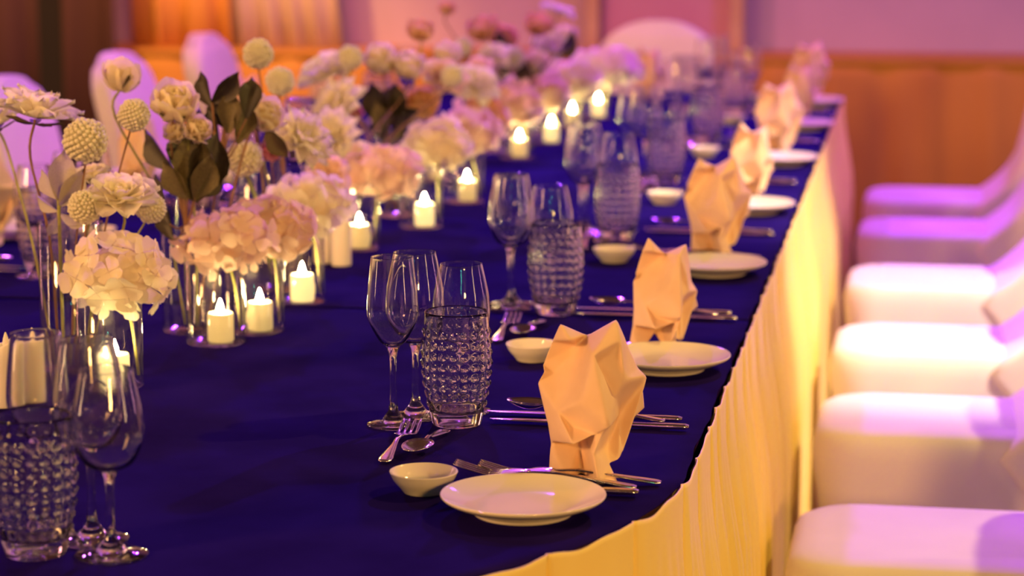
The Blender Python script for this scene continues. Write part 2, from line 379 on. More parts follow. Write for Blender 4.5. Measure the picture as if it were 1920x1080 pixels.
def tumbler_mesh():
    H_, n, cols = .135, 160, 20
    def R(z):
        ks = [(0, .0285), (.012, .0310), (.03, .0350), (.055, .0395), (.075, .0408), (.095, .0402), (.115, .0385), (.135, .0372)]
        for (a, ra), (b, rb) in zip(ks, ks[1:]):
            if z <= b: t_ = (z - a) / (b - a); t_ = t_ * t_ * (3 - 2 * t_) * .5 + t_ * .5; return ra + (rb - ra) * t_
        return ks[-1][1]
    vs, fs = [], []; rings = []
    zz = [0, .0006, .002] + [.004 + k * .0014 for k in range(90)] + [.1325, .1342]
    def ring(r_of, z):
        rings.append(list(range(len(vs), len(vs) + n)))
        for k in range(n):
            a = 2 * PI * k / n; r = r_of(a); vs.append((r * math.cos(a), r * math.sin(a), z))
    for z in zz:
        def r_of(a, z=z):
            r = R(z) - (.002 if z == 0 else .0004 if z < .001 else 0)
            if .019 < z < .118:
                v = (z - .019) / .0123; row = int(v); fv = (v - row) * 2 - 1
                u = a / (2 * PI) * cols + (0); fu = (u - math.floor(u)) * 2 - 1
                d = (abs(fu) ** 2.6 + abs(fv) ** 2.6) ** (1 / 2.6)
                b = max(0, 1 - (d / .64) ** 2)
                r += .0019 * b
            return r
        ring(r_of, z)
    for z, dr in ((.135, -.0008), (.1344, -.0015)): ring(lambda a, z=z, dr=dr: R(z) + dr, z)
    for k in range(28):
        z = .132 - k * .0042
        ring(lambda a, z=z: R(z) - .0026 - max(0, (.03 - z)) * .15, z)
    for r, z in ((.024, .0165), (.018, .0155), (.008, .015)): ring(lambda a, r=r: r, z)
    c = len(vs); vs.append((0, 0, .015)); c0 = len(vs); vs.append((0, 0, .001))
    for a, b in zip(rings, rings[1:]):
        for k in range(n): k2 = (k + 1) % n; fs.append((a[k], a[k2], b[k2], b[k]))
    for k in range(n):
        k2 = (k + 1) % n; fs.append((rings[-1][k], rings[-1][k2], c)); fs.append((rings[0][k2], rings[0][k], c0))
    return mesh('tumbler', vs, fs, M['glass'])
TUMBLER = tumbler_mesh()
prof = [(0, .0035), (.045, .0032), (.047, 0), (.050, 0), (.053, .0045), (.068, .010), (.080, .0155), (.0835, .0185), (.0838, .0198), (.083, .0204), (.079, .0185), (.066, .0130), (.054, .0098), (.040, .0085), (0, .0082)]
PLATE = mesh('side_plate', *lathe([tuple(p) for p in spline(prof, 3)], 72), M['china'])
prof = [(0, .0022), (.017, .002), (.0185, 0), (.021, 0), (.024, .004), (.0315, .013), (.0352, .0205), (.0358, .0222), (.0350, .0229), (.0335, .0215), (.029, .0130), (.021, .0070), (0, .0052)]
DISH = mesh('sauce_dish', *lathe([tuple(p) for p in spline(prof, 3)], 64), M['china'])

# ------------------------------------------------------------------ cutlery meshes (length along +x)
def ribbon(secs, t=.0016):
    """secs: (x, z, half width, thickness or None) -> closed bar with rounded section"""
    vs, fs = [], []; n = 8
    for s_ in secs:
        x, z, hw = s_[:3]; th = (s_[3] if len(s_) > 3 else t) / 2
        for k in range(n):
            a = 2 * PI * (k + .5) / n; c, s2 = math.cos(a), math.sin(a)
            vs.append((x, hw * math.copysign(abs(c) ** .7, c), z + th * math.copysign(abs(s2) ** .7, s2)))
    m = len(secs)
    for i in range(m - 1):
        for k in range(n):
            k2 = (k + 1) % n; fs.append((i * n + k, (i + 1) * n + k, (i + 1) * n + k2, i * n + k2))
    fs.append(tuple(range(n))); fs.append(tuple((m - 1) * n + k for k in range(n - 1, -1, -1)))
    return vs, fs
def handle(L, w=.0085):
    ks = [(0, .0035, w * .55, .0022), (.004, .0036, w * .9, .0032), (.014, .0042, w, .0036), (.035, .006, w * .72, .0034), (.06, .0085, w * .42, .0030), (L * .75, .011, .0026, .0028), (L, .0085, .0024, .0026)]
    return ribbon([tuple(v) for v in spline([k for k in ks], 4)]) if False else ribbon(lerp_secs(ks, 5))
def lerp_secs(ks, n):
    out = []
    for a, b in zip(ks, ks[1:]):
        for k in range(n):
            t_ = k / n; t_ = t_ * t_ * (3 - 2 * t_) * .4 + t_ * .6
            out.append(tuple(a[i] + (b[i] - a[i]) * t_ for i in range(len(a))))
    out.append(ks[-1]); return out
def fork_meshes(L):
    lh = L * .60; hm = mesh('handle', *handle(lh), M['steel'])
    x0 = lh - .004; xr = lh + .030; x1 = L; W = .0120
    def zc(x): u = (x - x0) / (x1 - x0); return .0085 - .0065 * math.sin(min(1, u * 1.5) * PI / 2) ** 2 + .019 * max(0, u - .35) ** 1.5
    def hw(x): u = min(1, (x - x0) / .020); return .0024 + (W - .0024) * (u * u * (3 - 2 * u))
    cols = [-1, -.78, -.57, -.38, -.16, -.0, .16, .38, .57, .78, 1]
    cols = [-1, -.70, -.45, -.13, .13, .45, .70, 1]      # tine, gap, tine, gap, ...
    cols = [-1, -.70, -.43, -.14, .14, .43, .70, 1]
    xs = [x0 + (xr - x0) * k / 8 for k in range(9)] + [xr + (x1 - xr) * k / 9 for k in range(1, 10)]
    vs, fs = [], []
    for x in xs:
        tip = max(0, (x - (x1 - .006)) / .006)
        for ci, c in enumerate(cols):
            mid = (cols[ci - ci % 2] + cols[min(7, ci - ci % 2 + 1)]) / 2
            cc = c + (mid - c) * tip * .6
            bend = .0012 * c * c * max(0, 1 - (x - x0) / .04)
            vs.append((x, hw(x) * cc, zc(x) + bend))
    for i in range(len(xs) - 1):
        for k in range(7):
            if k % 2 and xs[i] >= xr - 1e-6: continue
            a = i * 8 + k; fs.append((a, a + 8, a + 9, a + 1))
    return hm, mesh('fork_head', vs, fs, M['steel'])
def spoon_meshes(L, bw=.0165, bl=.052):
    lh = L - bl + .004; hm = mesh('handle', *handle(lh), M['steel'])
    vs, fs = [], []; nr, na = 7, 32; cx = L - bl / 2
    for i in range(nr + 1):
        r = i / nr
        for k in range(na):
            a = 2 * PI * k / na; x = math.cos(a) * r; y = math.sin(a) * r * (1 - .16 * math.cos(a))
            vs.append((cx + x * bl / 2, y * bw, .0015 + .0085 * r ** 2.2 + .001 * (1 - x) * r))
    for i in range(nr):
        for k in range(na): k2 = (k + 1) % na; fs.append((i * na + k, i * na + k2, (i + 1) * na + k2, (i + 1) * na + k))
    return hm, mesh('spoon_bowl', vs, fs, M['steel'])
def knife_meshes(L):
    lh = L * .44
    hm = mesh('handle', *ribbon(lerp_secs([(0, .005, .0040, .004), (.004, .005, .0065, .006), (.02, .005, .0068, .0065), (lh - .02, .005, .0048, .0056), (lh, .005, .0050, .005)], 4)), M['steel'])
    b = lerp_secs([(lh - .002, .005, .0045, .003), (lh + .01, .005, .0078, .0022), (L * .75, .005, .0088, .0016), (L - .03, .005, .0075, .0014), (L - .008, .005, .0038, .0012), (L, .005, .0006, .001)], 4)
    return hm, mesh('knife_blade', *ribbon(b), M['steel'])
FORK, DFORK, SPOON, DSPOON, KNIFE, BKNIFE = fork_meshes(.195), fork_meshes(.175), spoon_meshes(.19), spoon_meshes(.135, .0170, .054), knife_meshes(.235), knife_meshes(.150)
def cutlery(name, meshes, label, cat, loc, rz, group, tilt=0, roll=0):
    r = thing(name, label, cat, loc, rz, group); r.rotation_euler = (roll, tilt, rz)
    h = obj('handle', meshes[0], r); b = obj({'fork': 'fork_head', 'spoon': 'spoon_bowl', 'knife': 'knife_blade'}[cat], meshes[1], r)
    if cat != 'knife': solid(b, .0014)
    return r

# ------------------------------------------------------------------ folded napkins
def napkin_mesh(variant):
    if variant == 0:
        px = {'P0': (265, 95, 0), 'P1': (322, 165, .012), 'V': (440, 208, -.012), 'P3': (620, 65, 0), 'R1': (640, 160, .012), 'P4': (690, 240, -.008), 'P5': (768, 430, -.018), 'P6': (825, 480, -.016),
              'S1': (805, 590, -.026), 'S2': (822, 752, -.036), 'S3': (705, 775, -.030), 'P8': (662, 888, .004), 'P9': (640, 892, .014), 'N': (575, 935, .018), 'P10': (632, 1030, .034), 'T': (500, 1022, .036),
              'B': (398, 1000, .012), 'K2': (400, 870, .004), 'K': (395, 765, .006), 'W1': (320, 1030, .026), 'W0': (190, 1030, .010), 'L1': (205, 850, -.004), 'L2': (185, 720, -.002), 'L3': (125, 495, -.008), 'L4': (158, 385, -.012), 'L5': (215, 240, -.010),
              'A': (377, 288, -.004), 'C0': (470, 210, .024), 'C1': (600, 242, .010), 'C2': (495, 305, .014), 'D': (325, 460, .014), 'E': (250, 598, .012), 'F': (350, 728, .034), 'G': (322, 680, .012), 'H': (568, 606, .038),
              'I': (548, 650, .024), 'J': (470, 790, .034), 'Q': (650, 715, -.002), 'O': (668, 400, .014), 'U': (400, 470, .030), 'X': (490, 690, .026), 'Y': (560, 860, .012), 'Z': (610, 520, .012), 'L6': (165, 410, -.004), 'DL': (240, 440, .002)}
        fx = lambda c: (c[0] - 475) / 3.375 / 1735; fz = lambda c: (1032 - c[1]) / 3.375 / 1735 / .97 + .0015
    else:
        px = {'P0': (285, 80, 0), 'P1': (325, 170, .008), 'V': (425, 248, -.012), 'P3': (598, 132, 0), 'R1': (590, 230, .004), 'P4': (628, 300, -.010), 'P5': (655, 490, -.018), 'P6': (706, 560, -.016),
              'S1': (698, 640, -.026), 'S2': (726, 752, -.036), 'S3': (625, 788, -.030), 'P8': (572, 892, .006), 'P9': (545, 872, .012), 'N': (515, 855, .012), 'P10': (532, 980, .030), 'T': (440, 925, .018),
              'B': (340, 862, .006), 'K2': (400, 820, .000), 'K': (440, 760, .004), 'W1': (215, 955, .028), 'W0': (120, 942, .018), 'L1': (160, 800, -.002), 'L2': (168, 650, -.002), 'L3': (168, 470, -.010), 'L4': (188, 392, -.010), 'L5': (235, 235, -.010),
              'A': (410, 290, -.004), 'C0': (530, 172, .018), 'C1': (596, 352, .012), 'C2': (540, 345, .012), 'D': (362, 408, .014), 'E': (262, 578, .012), 'F': (338, 708, .034), 'G': (325, 668, .014), 'H': (545, 602, .036),
              'I': (548, 640, .024), 'J': (500, 735, .032), 'Q': (570, 660, .000), 'O': (612, 480, .012), 'U': (430, 430, .026), 'X': (500, 690, .022), 'Y': (530, 790, .012), 'Z': (560, 520, .018), 'L6': (190, 408, -.004), 'DL': (250, 405, .002)}
        fx = lambda c: (c[0] - 425) / 4.32 / 1385; fz = lambda c: (972 - c[1]) / 4.32 / 1385 / .97 + .0015
    for k in ('A', 'DL', 'D', 'K', 'K2', 'B', 'Q', 'Y'): px[k] = (px[k][0], px[k][1], px[k][2] - .012)
    names = list(px); idx = {k: i for i, k in enumerate(names)}
    vs = [(fx(px[k]), -px[k][2] * 1.45 - .004, max(.0015, fz(px[k]) + px[k][2] * -.32 if px[k][1] < 900 else fz(px[k]))) for k in names]
    for k in ('P10', 'T', 'W1', 'W0', 'B'): x, y, z = vs[idx[k]]; vs[idx[k]] = (x, y, .0015 if k != 'B' or variant == 0 else z)
    F_ = ['P0 P1 L5', 'P0 V P1', 'P1 V A', 'L5 P1 A', 'L5 A L4', 'L4 A DL', 'L4 DL L6', 'A D DL', 'L6 DL L3', 'DL D E', 'DL E L3', 'L3 E L2', 'E F L2', 'L2 F L1', 'F K L1', 'K K2 L1', 'L1 K2 W1', 'L1 W1 W0', 'K2 B W1',
          'V C0 A', 'A C0 U', 'A U D', 'D U E', 'E U G', 'E G F', 'U H G', 'C0 H U', 'V P3 C0', 'P3 R1 C0', 'C0 R1 C1', 'C0 C1 C2', 'C1 O C2', 'C0 C2 Z', 'C2 O Z', 'C0 Z H', 'R1 O C1', 'P3 P4 R1', 'R1 P4 O', 'P4 P5 O',
          'O P5 P6', 'O P6 Q', 'Z O Q', 'Z Q H', 'H Q I', 'G H X', 'X H I', 'F G X', 'F X K', 'X J K', 'I J X', 'I Q Y', 'J I Y', 'Q P8 P9', 'Q P9 Y', 'Y P9 N', 'J Y N', 'K J K2', 'J T K2', 'J N T', 'N P10 T', 'K2 T B',
          'P6 P8 Q', 'P6 S1 P8', 'S1 S3 P8', 'S1 S2 S3']
    fs = [tuple(idx[k] for k in f.split()) for f in F_]
    # back of the folded cloth: the outline pulled to a rounded rear sheet
    ring = ['P0', 'L5', 'L4', 'L6', 'L3', 'L2', 'L1', 'W0', 'W1', 'B', 'T', 'P10', 'N', 'P9', 'P8', 'S3', 'S2', 'S1', 'P6', 'P5', 'P4', 'P3', 'V']
    cx = 0; b0 = len(vs)
    for k in ring:
        x, y, z = vs[idx[k]]; vs.append((x * .72, .034 - .012 * abs(x) / .05, max(.0015, .004 + (z - .004) * .86)))
    m = len(ring)
    for i in range(m):
        j = (i + 1) % m; fs.append((idx[ring[i]], idx[ring[j]], b0 + j, b0 + i))
    c = len(vs); vs.append((0, .045, .075))
    for i in range(m): fs.append((b0 + i, b0 + (i + 1) % m, c))
    me = mesh('folded_napkin', vs, fs, M['napkin'])
    bm = bmesh.new(); bm.from_mesh(me); bmesh.ops.recalc_face_normals(bm, faces=bm.faces)
    cl = bm.edges.layers.float.get('crease_edge') or bm.edges.layers.float.new('crease_edge')
    for e in bm.edges: e[cl] = .45
    vl = bm.verts.layers.float.get('crease_vert') or bm.verts.layers.float.new('crease_vert')
    bm.verts.ensure_lookup_table()
    for k in ('P0', 'P3', 'L3', 'P6', 'W0', 'P10', 'H', 'F', 'P8', 'S2', 'S3', 'V', 'C0', 'W1'): bm.verts[idx[k]][vl] = .8
    bm.to_mesh(me); bm.free()
    me.polygons.foreach_set('use_smooth', [True] * len(me.polygons)); return me
NAPKINS = [napkin_mesh(0), napkin_mesh(1)]
def napkin(loc, rz, v, label, group, s=1.0):
    o = obj('folded_napkin', NAPKINS[v], None, loc, (0, 0, rz), s)
    m = o.modifiers.new('soft folds', 'SUBSURF'); m.levels = 3; m.render_levels = 3
    return tag(o, label, 'napkin', group)

# ------------------------------------------------------------------ place settings
Gs = {k: v for k, v in dict(n='folded napkins at the place settings', p='side plates along the table edge', d='small sauce dishes', t='dimpled tumblers', w='stemmed glasses', f='forks', s='spoons', k='knives').items()}
def glass(kind, loc, label):
    r = thing('wine_glass', label, 'glass', loc, random.uniform(0, 1), Gs['w'])
    for nm, me in zip(('glass_foot', 'glass_stem', 'glass_bowl'), KINDS[kind]): obj(nm, me, r)
    return r
def setting(nx, ny, ang, where, plate=(.018, -.135), v=1, full=True, nap_rot=None, sc_=1.0, jit=.006, skip='', tum=(-.190, .213), glasses=None, dish=(-.163, -.105)):
    rnd = random.Random(int(nx * 1000) + int(ny * 77)); ca, sa = math.cos(ang), math.sin(ang)
    def L(x, y, z=.7505):
        x += rnd.uniform(-jit, jit); y += rnd.uniform(-jit, jit)
        return (nx + x * ca - y * sa, ny + x * sa + y * ca, z)
    if 'n' not in skip: napkin((nx, ny, .7505), (YAW if nap_rot is None else nap_rot), v, 'peach folded napkin standing ' + where, Gs['n'], sc_)
    if 'p' not in skip: tag(obj('side_plate', PLATE, None, L(*plate)), 'white round side plate ' + where, 'plate', Gs['p'])
    if 'd' not in skip: tag(obj('sauce_dish', DISH, None, L(*dish)), 'small white sauce dish ' + where, 'dish', Gs['d'])
    if 't' not in skip: tag(obj('tumbler', TUMBLER, None, L(*tum), (0, 0, rnd.uniform(0, .3))), 'dimpled clear tumbler ' + where, 'tumbler', Gs['t'])
    gl = glasses or [('A', -.262, .195), ('B', -.246, .245), ('C', -.197, .280)]
    for k, x, y in gl:
        if k not in skip: glass(k, L(x, y), {'A': 'slim wine glass ', 'B': 'wide wine glass beside the slim one ', 'C': 'short wine glass behind the tumbler '}[k] + where)
    if not full: return L
    R = ang
    def cut(name, ms, lab, cat, x, y, a, g, tilt=0, z=.7505, roll=0): cutlery(name, ms, lab + where, cat, L(x, y, z), a + R, Gs[g], tilt, roll)
    cut('table_knife', KNIFE, 'nearer table knife behind the napkin ', 'knife', .082, .222, PI - .02, 'k')
    cut('table_knife', KNIFE, 'farther table knife behind the napkin ', 'knife', .070, .262, PI - .02, 'k')
    cut('soup_spoon', SPOON, 'soup spoon resting between two knives ', 'spoon', .052, .240, PI + .06 - .12, 's', tilt=-.055, z=.754)
    cut('table_fork', FORK, 'table fork beside the plate ', 'fork', .055, -.060, PI + .0, 'f', tilt=-.055)
    cut('table_fork', FORK, 'second table fork behind the first ', 'fork', .078, -.036, PI + .015, 'f', tilt=-.03)
    cut('butter_knife', BKNIFE, 'butter knife between plate and forks ', 'knife', .060, -.086, PI - .01, 'k', tilt=0, z=.7505)
    cut('dessert_fork', DFORK, 'dessert fork near the glasses ', 'fork', -.230, .003, PI / 2 + .03, 'f')
    cut('dessert_spoon', DSPOON, 'small dessert spoon ', 'spoon', -.194, .165, -PI / 2 - .10, 's')
    return L
NX = -.343
setting(NX, 2.505, 0, 'at the foreground setting in sharp focus', plate=(-.047, -.170), v=0, jit=0)
setting(NX, 3.215, 0, 'at the second right-hand setting from the front', jit=.002, tum=(-.188, .245), glasses=[('A', -.256, .262), ('B', -.262, .305), ('C', -.205, .315)])
setting(NX, 4.06, 0, 'at the third right-hand setting from the front', v=0, tum=(-.187, .150), plate=(.018, -.19), glasses=[('A', -.262, .17), ('B', -.262, .225), ('C', -.197, .24)])
setting(NX + .002, 4.805, 0, 'at the fourth right-hand setting from the front', plate=(.02, -.20))
setting(NX + .008, 5.613, 0, 'at the fifth right-hand setting from the front', v=0, plate=(.02, -.22))
setting(NX + .012, 6.371, 0, 'at the sixth right-hand setting from the front', plate=(.02, -.20), glasses=[('A', -.262, .195), ('B', -.246, .245), ('C', -.15, .280)])
setting(NX + .012, 6.99, 0, 'at the far right corner of the table', v=0, full=False, skip='ABC', plate=(.02, -.17), tum=(-.19, .04))
setting(-.80, 6.97, PI / 2, 'before the white chair at the far table end', full=False, v=1, skip='pdBC', nap_rot=YAW, tum=(-.15, -.13), glasses=[('A', -.2, -.22)])
# the seat at the rounded near end: its glasses show bottom left
L = setting(-1.03, 1.92, -PI / 2, 'at the near left corner of the picture', full=False, skip='npd', tum=(-.19, .213))
cutlery('soup_spoon', SPOON, 'spoon with its bowl at the bottom left edge of the picture', 'spoon', (-.960, 2.03, .7505), -2.75, Gs['s'])
cutlery('dessert_fork', DFORK, 'fork lying in front of the blurred glasses bottom left', 'fork', (-.90, 2.00, .7505), 1.65, Gs['f'])
for k, y in enumerate((3.93, 4.76, 5.55, 6.33)):
    setting(-1.60, y, PI, ['at the left-hand setting cut by the picture edge', 'at the left-hand setting behind the nearest bouquet', 'on the left side behind the white pompom flowers', 'on the left side near the far end of the bouquets'][k], full=(k < 2), v=k % 2, nap_rot=YAW + .3 * (k - 1), skip='' if k < 2 else 'pdBC')

# ------------------------------------------------------------------ chairs
def rrect(cx, cy, hx, hy, r, z, n=8, tf=None):
    out = []
    for q, (sx, sy) in enumerate(((1, 1), (-1, 1), (-1, -1), (1, -1))):
        for k in range(n):
            a = q * PI / 2 + (PI / 2) * k / (n - 1)
            out.append((cx + sx * (hx - r) + r * math.cos(a), cy + sy * (hy - r) + r * math.sin(a), z))
    return out
def loft(rings, cap=True):
    n = len(rings[0]); vs = [v for r in rings for v in r]; fs = []
    for i in range(len(rings) - 1):
        for k in range(n): k2 = (k + 1) % n; fs.append((i * n + k, i * n + k2, (i + 1) * n + k2, (i + 1) * n + k))
    if cap: fs.append(tuple(range(n - 1, -1, -1))); fs.append(tuple((len(rings) - 1) * n + k for k in range(n)))
    return vs, fs
def chair_meshes():
    # local: front edge at x = 0, back at +x, width along y, seat top z = .475
    R = []
    for z, x0, hy, r in ((.0, -.005, .205, .03), (.10, .012, .195, .03), (.22, .022, .186, .05), (.33, .014, .184, .065), (.39, .004, .184, .075), (.430, .0, .182, .08), (.452, .003, .179, .08), (.466, .010, .172, .08), (.473, .022, .160, .075), (.4755, .045, .135, .06)):
        R.append(rrect((x0 + .40) / 2, 0, (.40 - x0) / 2, hy, r, z))
    seat = mesh('seat_cover', *loft(R), M['cover'])
    R = []
    zs_ = [0, .2, .35, .44, .47, .485, .50, .52, .55, .59, .64, .70, .76, .80, .83, .855, .875, .89, .902, .912, .920, .9255, .9285]
    for z in zs_:
        lean = .16 * max(0, z - .44) + .10 * max(0, z - .44) ** 2
        xb = .475 + lean * 1.05 - .05 * (1 - min(1, z / .44))
        xf = .415 + lean
        if z > .44: xf -= .11 * max(0, 1 - (z - .455) / .16) ** 2.2 if z >= .455 else .11
        elif z > .3: xf -= .11 * (z - .3) / .14
        hy = .195 + .004 * math.sin(z * 7)
        if z > .80: hy *= math.sqrt(max(0, 1 - ((z - .80) / .1295) ** 2)) * .93 + .07
        th = (xb - xf) / 2; rr = min(.028, th * .9, hy * .9)
        if z > .9: th *= .8
        R.append(rrect((xf + xb) / 2, 0, th, max(hy, .02), rr if z < .92 else rr * .7, z))
    back = mesh('back_cover', *loft(R), M['cover'])
    return seat, back
SEAT, BACK = chair_meshes()
def chair(x, y, rz, label, g):
    r = thing('covered_chair', label, 'chair', (x, y, 0), rz, g); obj('seat_cover', SEAT, r); obj('back_cover', BACK, r); return r
for k, (y, lab) in enumerate([(3.33, 'white covered chair nearest the camera, bottom right, seat tinted violet'), (4.12, 'white covered chair second from the camera on the right'),
                              (4.82, 'white covered chair with the brightest lit seat, third on the right'), (5.60, 'white covered chair fourth from the camera on the right'),
                              (6.42, 'white covered chair fifth on the right, next to the last one'), (7.10, 'white covered chair last in the right row, before the amber skirt')]):
    chair(-.175, y, 0, lab, 'white covered chairs on the right side')
for y, lab in ((5.33, 'white covered chair at the far left edge, purple rounded back'), (6.12, 'white covered chair behind the single upright rose on the left'), (6.90, 'white covered chair with half white half violet back above the dark leaves')):
    chair(-1.565, y, PI, lab, 'white covered chairs on the left side')
chair(-.86, 7.24, PI / 2, 'white covered chair with violet arched back at the far table end', 'white covered chair at the table end')

# ------------------------------------------------------------------ candles and vases
def vase_mesh(r, h, n=48):
    p = [(0, .0), (r * .93, 0), (r, .002), (r, .006), (r, h - .001), (r - .0012, h), (r - .0025, h - .001), (r - .0025, .006), (r * .85, .0035), (0, .0033)]
    return mesh('glass_vase', *lathe(p, n), M['vase'])
SHORT, TALL, MID = vase_mesh(.0415, .118), vase_mesh(.0415, .195), vase_mesh(.055, .16)
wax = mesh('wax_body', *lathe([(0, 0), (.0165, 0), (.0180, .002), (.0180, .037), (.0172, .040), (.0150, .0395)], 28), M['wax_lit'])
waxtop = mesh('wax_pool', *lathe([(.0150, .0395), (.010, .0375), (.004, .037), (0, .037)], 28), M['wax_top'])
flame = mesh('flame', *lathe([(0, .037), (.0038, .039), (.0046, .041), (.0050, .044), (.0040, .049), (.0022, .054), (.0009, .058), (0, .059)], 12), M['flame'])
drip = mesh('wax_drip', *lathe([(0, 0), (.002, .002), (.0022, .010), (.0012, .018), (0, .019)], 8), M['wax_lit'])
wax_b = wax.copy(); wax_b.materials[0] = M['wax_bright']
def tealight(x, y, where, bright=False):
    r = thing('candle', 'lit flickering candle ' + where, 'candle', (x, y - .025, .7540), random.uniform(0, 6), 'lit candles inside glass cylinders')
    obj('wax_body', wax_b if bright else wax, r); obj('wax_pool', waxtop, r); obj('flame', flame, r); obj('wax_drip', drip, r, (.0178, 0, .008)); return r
def vase(me, x, y, label, g): return tag(obj('glass_vase', me, None, (x, y, .7505)), label, 'vase', g)
CAND = [(-.995, 2.872, 'in the nearest cylinder under the ivory hydrangea'), (-.948, 3.175, 'in the second cylinder, under the blush hydrangea'), (-.918, 3.268, 'close behind the second one, dimmer'), (-.920, 3.510, 'fourth from the camera, bright and white'),
        (-.958, 4.045, 'beside the pair of tall unlit pillars'), (-.902, 4.325, 'left of the slim wine glasses, very bright'), (-.890, 4.680, 'seventh from the camera along the table middle'), (-.915, 5.450, 'eighth from the camera along the table middle'),
        (-.893, 5.780, 'ninth from the camera along the table middle'), (-.893, 6.130, 'tenth from the camera along the table middle'), (-.865, 6.420, 'farthest of the row, near the white end chair'), (-1.02, 5.02, 'half hidden under the middle hydrangeas')]
for ci_, (x, y, wlab) in enumerate(CAND):
    tealight(x, y, wlab, ci_ in (0, 3, 5, 8, 10))
    vase(SHORT, x - .008, y - .021, 'short glass cylinder around the candle ' + wlab, 'short glass cylinders')
TV = [(-1.085, 2.945, 'around the dahlia stems at the left'), (-1.015, 3.235, 'under the cream roses and dark leaves'), (-.985, 3.60, 'behind the blush hydrangeas'), (-.985, 4.44, 'under the second bouquet'), (-1.04, 4.20, 'left of the second bouquet'),
      (-.99, 5.55, 'under the third bouquet'), (-.97, 5.95, 'right of the third bouquet'), (-1.12, 3.95, 'at the back of the nearest bouquet')]
for x, y, l in TV: vase(TALL, x, y, 'tall clear glass cylinder ' + l, 'tall glass cylinders')
def pillar_mesh():
    n = 36; vs, fs = [], []; r = .0165
    prof = [(0, 0), (r * .97, 0), (r, .002), (r, .03), (r, .06), (r, .076), (r * .93, .079), (r * .78, .078), (r * .7, .070), (0, .069)]
    v, f = lathe(prof, n)
    out = []
    for x, y, z in v:
        if z > .065 and math.hypot(x, y) > r * .5:
            a = math.atan2(y, x); z += .004 * math.cos(a - 2.0) + .0018 * math.sin(3 * a)
        out.append((x, y, z))
    return mesh('wax_body', out, f, M['wax'])
PILLAR = pillar_mesh(); tip = mesh('plastic_flame', *lathe([(0, .069), (.003, .070), (.0042, .078), (.003, .085), (.001, .091), (0, .092)], 12), M['wax'])
for px, py, l in ((15, 762, 'leftmost at the picture edge, behind the glass'), (64, 752, 'right of the leftmost one, seen through the wine glass'), (640, 497, 'right one of the pair behind the fourth lit candle'), (606, 492, 'left one of the pair, partly behind a glass cylinder')):
    p_ = at(px, py, z=.7505)
    r = thing('pillar_candle', 'unlit white pillar candle, ' + l, 'candle', p_, random.uniform(0, 6), 'unlit white pillar candles')
    obj('wax_body', PILLAR, r); obj('plastic_flame', tip, r)

# ------------------------------------------------------------------ flowers
def petal_mesh(name, mat, L=1.0, w=.45, tip=.3, cup=.25, curl=.2, ruffle=.04, nu=4, nv=6, seed=0, base=.25):
    """petal in local space: base at origin, length along +x, up +z"""
    rnd = random.Random(seed); vs, fs = [], []
    for j in range(nv + 1):
        v = j / nv
        ww = w * (base + (1 - base) * math.sin(min(1, v / .62) * PI / 2)) if v < .62 else w * (tip + (1 - tip) * math.cos((v - .62) / .38 * PI / 2) ** .8)
        for i in range(nu + 1):
            u = i / nu * 2 - 1
            x = L * (v - .08 * u * u * (v > .5)); y = ww * u
            z = cup * u * u * ww * 1.6 + curl * v * v * L + ruffle * v * math.sin(u * 5 + seed) + rnd.uniform(-1, 1) * ruffle * .3 * v
            vs.append((x, y, z))
    for j in range(nv):
        for i in range(nu):
            a = j * (nu + 1) + i; fs.append((a, a + nu + 1, a + nu + 2, a + 1))
    return mesh(name, vs, fs, mat)
def axis_quat(d): return Vector(d).normalized().to_track_quat('Z', 'Y')
def layered(layers, rnd):
    """-> list of (variant, matrix) petals around +Z, unit radius"""
    out = []
    for cnt, tilt, scale, r0, z0, var in layers:
        a0 = rnd.uniform(0, 6.28)
        for k in range(cnt):
            a = a0 + 2 * PI * k / cnt + rnd.uniform(-.12, .12); ti = tilt + rnd.uniform(-.09, .09); s_ = scale * rnd.uniform(.9, 1.08)
            m = Matrix.Rotation(a, 4, 'Z') @ Matrix.Translation((r0, 0, z0)) @ Matrix.Rotation(-ti, 4, 'Y') @ Matrix.Scale(s_, 4)
            out.append((var + k % 2, m))
    return out
def make_head(parent, pos, d, R, petals, layout, name='petal', joined=False):
    base = Matrix.Translation(pos) @ axis_quat(d).to_matrix().to_4x4() @ Matrix.Scale(R, 4)
    if joined:
        vs, fs = [], []
        for v, m in layout:
            me = petals[v % len(petals)]; mm = base @ m; k = len(vs)
            vs += [mm @ q.co for q in me.vertices]; fs += [tuple(i + k for i in p_.vertices) for p_ in me.polygons]
        return obj('flower_head', mesh('flower_head', vs, fs, petals[0].materials[0]), parent)
    for v, m in layout:
        o = obj(name, petals[v % len(petals)], parent); o.matrix_local = base @ m
def petalset(key, mat, **kw): return [petal_mesh(key, M[mat], seed=s_, **kw) for s_ in (1, 2)]
PET = {}
for mat in ('ivory', 'cream', 'apricot', 'blush', 'mauve'):
    PET['dahlia_' + mat] = petalset('petal', mat, w=.24, tip=.02, cup=.5, curl=.12, ruffle=.05)
    PET['rose_' + mat] = petalset('petal', mat, w=.52, tip=.35, cup=-.0, curl=.45, ruffle=.03, base=.45)
    PET['peony_' + mat] = petalset('petal', mat, w=.42, tip=.4, cup=.35, curl=.1, ruffle=.07, base=.3)
